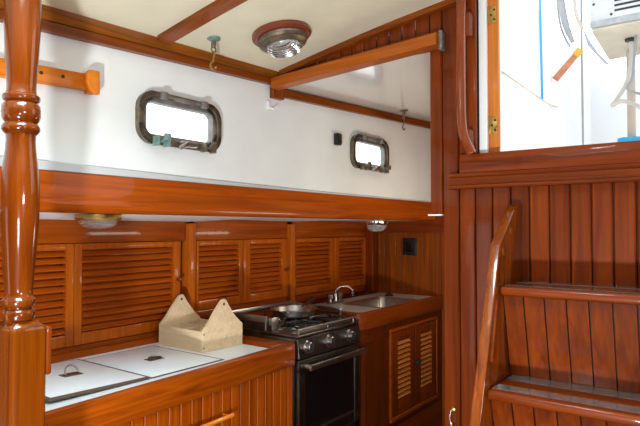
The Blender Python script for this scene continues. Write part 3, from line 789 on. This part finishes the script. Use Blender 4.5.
m = MB(); m.box(XE-.020, XE-.0142, 1.905, 1.962, 1.275, 1.35, .005); link('rocker', m, M['oglass'], sw)
ch = thing('hanging_hook', 'small brass cabin hook hanging low on the bulkhead post', 'hook', (XB, .857, .72))
m = MB(); m.lathe([(.012, 0), (.010, .004), (.004, .006), (.004, .016)], (XB, .857, .77), (-1, 0, 0), 14); link('eye_plate', m, M['brass'], ch)
m = MB(); m.tube(smooth_path([(XB-.014, .857, .772), (XB-.016, .862, .745), (XB-.014, .856, .72), (XB-.02, .849, .708), (XB-.024, .846, .722)], 5), .0035, 8); link('hook', m, M['steel'], ch)

# ------------------------------------------------------------------ cockpit outside the companionway
m = MB(); m.box(XB+.11, 4.2, .775, .812, 1.3, 2.55); struct('wall_cockpit_side', m, M['fibre'])
m = MB(); m.box(4.2, 4.25, -2.0, .90, 1.0, 2.5); struct('wall_cockpit_aft', m, M['fibre'])
m = MB(); m.box(XB+.11, 4.2, -2.0, .775, 1.25, 1.3); struct('floor_cockpit', m, M['fibre'])
m = MB(); m.box(3.5, 4.2, -.6, .774, 1.3, 1.925, .03); struct('trim_cockpit_seat', m, M['fibre'])
un = thing('outdoor_unit', 'grey box-shaped outdoor unit with slatted grille in the bright cockpit', 'air conditioner', (3.465, .3, 2.485))
m = MB(); m.box(3.2, 3.73, .0, .59, 2.50, 2.95, .012); link('casing', m, M['unit'], un)
m = MB(); m.prism([(3.205, 2.499), (3.725, 2.499), (3.72, 2.46), (3.21, 2.485)], 'y', .005, .585, .003); link('base_tray', m, M['unitb'], un)
m = MB()
for k in range(9): m.box(3.197, 3.202, .12, .475, 2.565+k*.026, 2.576+k*.026, .001, 1)
link('grille_slat', m, M['black'], un)
for yy, zz in ((.572, 2.53), (.572, 2.625), (.49, 2.555)):
    m = MB(); m.lathe([(.007, 0), (.005, .003), (0, .0035)], (3.2, yy, zz), (-1, 0, 0), 10); link('screw', m, M['screw'], un)
m = MB(); m.box(3.196, 3.2, .0, .59, 2.502, 2.535, .001, 1); link('front_lip', m, plain('bare_alloy', (.36, .37, .38), .5, .4, noise=.2), un)
m = MB(); m.lathe([(.03, 0), (.028, .012), (0, .013)], (3.42, .43, 2.474), (0, 0, -1), 16); link('gland', m, M['black'], un)
c = MB(); c.tube(smooth_path([(3.42, .43, 2.458), (3.42, .43, 2.36), (3.43, .45, 2.25), (3.43, .50, 2.16), (3.40, .52, 2.12), (3.36, .47, 2.13), (3.38, .40, 2.10), (3.45, .33, 2.05), (3.5, .22, 2.02)], 6), .011, 8)
tag(link('power_cord', c, M['cord']), 'beige cord looping down from the underside of the outdoor unit', 'cord')
c = MB(); c.tube(smooth_path([(3.37, .40, 2.472), (3.36, .41, 2.32), (3.36, .42, 2.24), (3.34, .44, 2.19), (3.33, .38, 2.15), (3.34, .25, 2.12)], 6), .007, 8)
tag(link('power_cord', c, M['greyp']), 'thin grey cord beside the beige cord under the outdoor unit', 'cord')
c = MB(); c.lathe([(.022, 0), (.022, .493)], (3.60, .455, 1.963), n=16)
tag(link('support_post', c, M['tan']), 'tan round post under the outdoor unit standing on a blue block', 'post')
c = MB(); c.prism(rrect(3.55, 3.65, .40, .525, .03), 'z', 1.926, 1.962, .006, 2)
tag(link('block', c, M['cyan']), 'bright blue plastic block on the cockpit seat just above the sill', 'block')
c = MB(); c.tube([(3.2, .632, 1.301), (3.2, .632, 2.95)], .0055, 10)
tag(link('pole', c, M['greyp']), 'thin dark pole standing in the cockpit beside the outdoor unit', 'pole')
c = MB(); c.tube(smooth_path([(3.1, .715, 2.95), (3.1, .712, 2.7), (3.1, .704, 2.6), (3.1, .685, 2.50), (3.1, .655, 2.415)], 6), [.017]*18+[.015]*3+[.012]*2+[.010]*2, 8)
tag(link('cable', c, M['greyp']), 'thick grey cable curving down to the orange binding of the hanging stick', 'cable')
c = MB(); c.tube(smooth_path([(3.12, .735, 2.95), (3.12, .732, 2.66), (3.12, .722, 2.54), (3.12, .70, 2.46), (3.12, .672, 2.40)], 6), .005, 8)
tag(link('cable', c, M['greyp']), 'thin grey line curving alongside the thick grey cable', 'cable')
c = MB(); c.tube(smooth_path([(3.06, .64, 2.95), (3.06, .638, 2.66), (3.06, .628, 2.54), (3.06, .60, 2.46)], 6), .008, 8)
tag(link('cable', c, M['tan']), 'pale brown cable running down in front of the thin cockpit pole', 'cable')
c = MB(); b = bmesh.new()
c.prism([(.598, 2.465), (.575, 2.37), (.50, 2.265), (.475, 2.252), (.535, 2.33), (.570, 2.40)], 'x', 3.05, 3.058, .002, 1); b.free()
tag(link('hanging_strap', c, M['greyp']), 'grey webbing strap slanting down under the corner of the outdoor unit', 'strap')
t = thing('hanging_stick', 'reddish stick with orange binding hanging tilted beside the cockpit pole', 'stick', (3.15, .69, 2.24))
c = MB(); c.tube([(3.15, .757, 2.245), (3.15, .655, 2.355)], [.019, .016], 10); link('shaft', c, M['rust'], t)
c = MB(); c.tube([(3.15, .654, 2.356), (3.15, .628, 2.385)], .02, 10); link('binding', c, M['orange'], t)
c = MB(); c.tube([(2.9, .768, 2.9), (2.9, .758, 2.09)], .006, 8)
tag(link('rope', c, M['blue']), 'blue rope hanging straight down in the cockpit opening', 'rope')
c = MB(); c.tube(smooth_path([(2.33, .771, 2.105), (2.36, .764, 2.10), (2.5, .758, 2.093), (2.7, .757, 2.090), (3.0, .757, 2.09), (3.12, .757, 2.098), (3.24, .765, 2.115)], 5), .0035, 6)
tag(link('hanging_wire', c, M['tan']), 'thin brown wire drooping across the white cockpit side', 'wire')

# ------------------------------------------------------------------ light
w = bpy.data.worlds.new('sky'); scn.world = w; w.use_nodes = True
nt = w.node_tree; bg = nt.nodes['Background']
bg.inputs['Color'].default_value = (.93, .97, 1, 1); bg.inputs['Strength'].default_value = 2.4
def area(name, loc, target, sx, sy, power, col):
    l = bpy.data.lights.new(name, 'AREA'); l.shape = 'RECTANGLE'; l.size = sx; l.size_y = sy; l.energy = power; l.color = col
    o = bpy.data.objects.new(name, l); COL.objects.link(o); o.location = loc
    o.rotation_euler = (Vector(target)-Vector(loc)).to_track_quat('-Z', 'Y').to_euler(); return o
area('hatch_daylight', (.42, .81, 2.62), (.75, 1.1, 0), .6, .62, 74, (.76, .92, 1))
area('port_daylight_low', (-1.3, -1.80, 1.0), (1.2, 1.75, 1.5), .7, .42, 27, (.86, .96, 1))
area('port_daylight_high', (.35, -1.80, 1.72), (1.2, 1.7, 1.2), .45, .3, 22, (.90, .97, 1))
area('added_low_lamp', (-.35, .25, .62), (1.45, 1.75, 1.80), .10, .10, 58, (.90, .97, 1))  # unseen low lamp added to set the direction of the porthole shadows
area('added_aft_fill', (3.35, 1.06, 2.40), (3.1, 1.6, 1.2), .44, .28, 5.5, (1, .9, .74))  # unseen fill added to brighten the galley end from above
area('added_low_aft_fill', (2.9, .80, 1.31), (2.9, 1.75, 2.0), .8, .34, 13, (1, .88, .68))  # unseen fill added to brighten the aft cabin side and deckhead

cam = bpy.data.cameras.new('camera'); co = bpy.data.objects.new('camera', cam); COL.objects.link(co)
cam.sensor_width = 36; cam.lens = 36*560/640.; cam.clip_start = .02
yaw, pit = math.atan(413/560.), math.atan(15/560.)
d = Vector((math.cos(yaw)*math.cos(pit), math.sin(yaw)*math.cos(pit), math.sin(pit)))
co.location = (0, 0, 1.45); co.rotation_euler = d.to_track_quat('-Z', 'Y').to_euler()
scn.camera = co
scn.view_settings.view_transform = 'Standard'; scn.view_settings.look = 'None'
scn.view_settings.gamma = 1; scn.view_settings.exposure = -.2
scn.view_settings.use_curve_mapping = False
